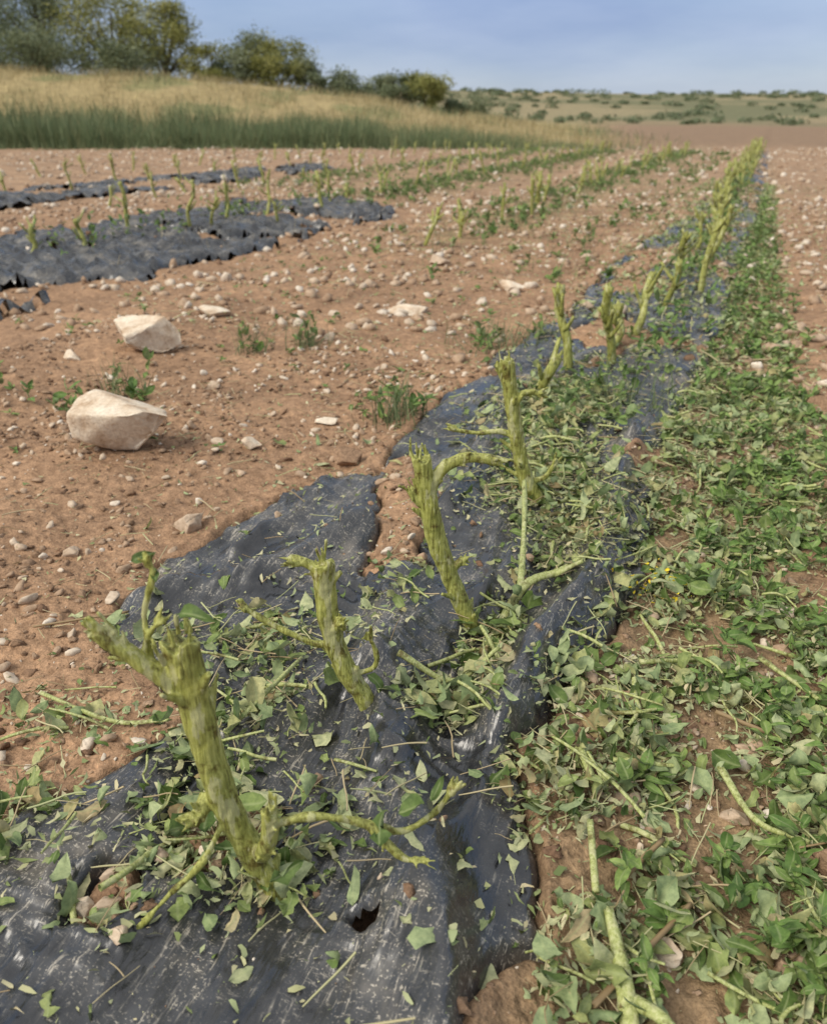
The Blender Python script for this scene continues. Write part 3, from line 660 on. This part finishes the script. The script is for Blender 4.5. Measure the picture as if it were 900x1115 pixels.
# ---------------------------------------------------------------- trees and shrubs
QT=np.array([[(-.5,0,0),(0,-.22,.05),(.5,0,0),(0,.22,.05)],[(-.5,.1,0),(0,-.18,-.05),(.5,0,.1),(0,.2,0)]]); QF=np.array([[0,1,2,3]])
def tree(name,R_,F_,wid,hgt,mat,seed,nclump=26,per=330,trunk=.3,ls=.13):
    rs=np.random.default_rng(seed); x,y=RF(R_,F_); z=bank(np.array([x]),np.array([y]))[0]
    e=bpy.data.objects.new(name,None); e.location=(x,y,z); scene.collection.objects.link(e)
    parts=[];pts=[]
    for k in range(nclump):
        a=rs.uniform(0,6.28); rr=math.sqrt(rs.random()); el=rs.uniform(0,1)
        prof=math.sqrt(max(.05,1-(abs(el-.45)/.6)**2))
        c=np.array([math.cos(a)*rr*wid*.45*prof,math.sin(a)*rr*wid*.45*prof,hgt*(trunk*.55+(1-trunk*.5)*el*.84)])
        sz=wid*rs.uniform(.07,.15)
        q=rs.normal(size=(per,3)); q/=np.linalg.norm(q,axis=1)[:,None]; q*=(rs.random(per)**.5)[:,None]*sz*[1.2,1.2,.85]*1.35
        q+= rs.normal(size=(per,3))*sz*.3
        pts.append(np.hstack([c+q,np.full((per,1),rs.random())]))
        if k%2==0: parts.append(tube([(rs.normal(0,.05),rs.normal(0,.05),-.1),(c[0]*.35,c[1]*.35,c[2]*.5),tuple(c)],[.07*hgt/3,.045*hgt/3,.012],6,7,seed=k))
    V,F=join(parts); t=pymesh(name+'_trunk',V,F,M_wood); t.parent=e
    P=np.vstack(pts); P=P[P[:,2]>.02]; n=len(P)
    o=scatter(name+'_crown',QT,QF,P[:,:3],rotm(rs.uniform(0,6.28,n),rs.normal(0,.9,n),rs.normal(0,.9,n)),rs.uniform(.6,1.3,n)*ls,mat,np.clip(P[:,3]*.6+rs.random(n)*.4,0,1),np.zeros(4)); o.parent=e
tree('tree',-19.5,43,5.6,4.4,M_tree1,1,38,trunk=.12); tree('tree',-16.6,42.5,5.0,4.0,M_tree1,2,38,trunk=.12)
tree('tree',-13.4,42,4.8,3.7,M_tree2,3,38,trunk=.12); tree('tree',-11.0,41.5,3.6,3.2,M_tree2,4,28,trunk=.12)
tree('tree',-22.5,43,5,4.4,M_tree1,22,30,trunk=.12)
tree('shrub',-7.5,42,3.6,2.2,M_tree1,5,24,trunk=.1); tree('shrub',-6.2,42,3.2,2.3,M_tree2,6,22,trunk=.1); tree('shrub',-4.8,42,2.4,1.5,M_tree1,7,14,trunk=.1)
tree('shrub',-8.8,40.5,2.4,1.4,M_tree2,8,14,trunk=.1); tree('shrub',-3.2,43,2.8,1.1,M_tree1,9,14,trunk=.1); tree('shrub',-1.8,43,2.8,1.1,M_tree1,10,14,trunk=.1)
tree('shrub',.6,42,2.2,1.7,M_tree2,11,18,trunk=.1); tree('shrub',-.7,42,2.4,1.3,M_tree1,12,14,trunk=.1); tree('shrub',-16,39.5,5,1.6,M_tree1,13,20,trunk=.1); tree('shrub',-12,39.5,4,1.5,M_tree1,14,16,trunk=.1); tree('shrub',-19.5,39.5,4,1.6,M_tree2,15,16,trunk=.1)
tree('shrub',2.4,43,2.6,.8,M_tree1,16,12,trunk=.1)
n=900; kk=rng.uniform(-.15,.75,n); F_=rng.uniform(105,215,n); Rr=kk*F_; keep=rng.random(n)<np.clip(.5+.8*fbm(Rr*.03,F_*.06,3,171),.05,1); Rr=Rr[keep];F_=F_[keep];n=len(F_)
per=50; s=rng.uniform(.4,1.1,n); x,y=RF(Rr,F_); z=bank(x,y)
q=rng.normal(size=(n,per,3)); q/=np.linalg.norm(q,axis=2)[...,None]; q*=(rng.random((n,per))**.4)[...,None]*s[:,None,None]*[1.5,1.5,.5]
q=q+np.stack([x,y,z+s*.3],-1)[:,None,:]; q=q.reshape(-1,3); m=len(q)
scatter('distant_scrub',QT,QF,q,rotm(rng.uniform(0,6.28,m),rng.normal(0,.9,m),rng.normal(0,.9,m)),rng.uniform(.35,.7,m),M_tree1,rng.random(m)*.6,np.zeros(4))

# ---------------------------------------------------------------- light
sd=-.85*CR-.50*CF; el=math.radians(44)
az=math.atan2(sd[0],sd[1])
L=bpy.data.lights.new('sun','SUN'); L.energy=3.3; L.angle=math.radians(34); L.color=(1,.93,.81)
lo=bpy.data.objects.new('sun',L); scene.collection.objects.link(lo)
dv=Vector((math.sin(az)*math.cos(el),math.cos(az)*math.cos(el),math.sin(el))); lo.rotation_euler=dv.to_track_quat('Z','Y').to_euler()
W=bpy.data.worlds.new("World"); scene.world=W; W.use_nodes=True; nt=W.node_tree; bg=nt.nodes['Background']
sky=N(nt,'ShaderNodeTexSky',sky_type='NISHITA'); sky.sun_disc=False; sky.sun_elevation=el; sky.sun_rotation=az
tc=N(nt,'ShaderNodeTexCoord').outputs['Generated']
cn=noiseN(nt,mapping(nt,tc,(1.2,1.2,5)),1.6,5,.5)
f=ramp(nt,cn.outputs[0],[(.35,.70),(.65,.97)])
sp=N(nt,'ShaderNodeSeparateXYZ'); nt.links.new(tc,sp.inputs[0])
cc=ramp(nt,sp.outputs[2],[(0,(.44,.50,.62)),(.05,(.36,.44,.61)),(.13,(.28,.38,.61)),(.3,(.36,.44,.60)),(.5,(.64,.67,.71)),(1,(.84,.84,.85))])
c2=noiseN(nt,mapping(nt,tc,(2.,2.,9)),2.2,5,.55)
cc=mixc(nt,1.0,cc,ramp(nt,c2.outputs[0],[(.3,(.86,.90,.94)),(.7,(1.20,1.15,1.08))]),'MULTIPLY')
vm=N(nt,'ShaderNodeVectorMath',operation='SCALE'); nt.links.new(cc,vm.inputs[0]); vm.inputs['Scale'].default_value=8.0
c=mixc(nt,f,sky.outputs[0],vm.outputs[0]); nt.links.new(c,bg.inputs[0]); bg.inputs[1].default_value=.14

# ---------------------------------------------------------------- camera
cd=bpy.data.cameras.new('camera'); cam=bpy.data.objects.new('camera',cd); scene.collection.objects.link(cam); scene.camera=cam
cam.location=(0,0,h); cam.rotation_euler=(math.pi/2-PITCH,0,YAW)
cd.sensor_fit='HORIZONTAL'; cd.sensor_width=36; cd.lens=36; cd.clip_start=.02; cd.clip_end=6000
cd.dof.use_dof=True; cd.dof.focus_distance=1.0; cd.dof.aperture_fstop=8.5
scene.view_settings.view_transform='Standard'; scene.view_settings.look='None'; scene.view_settings.exposure=0
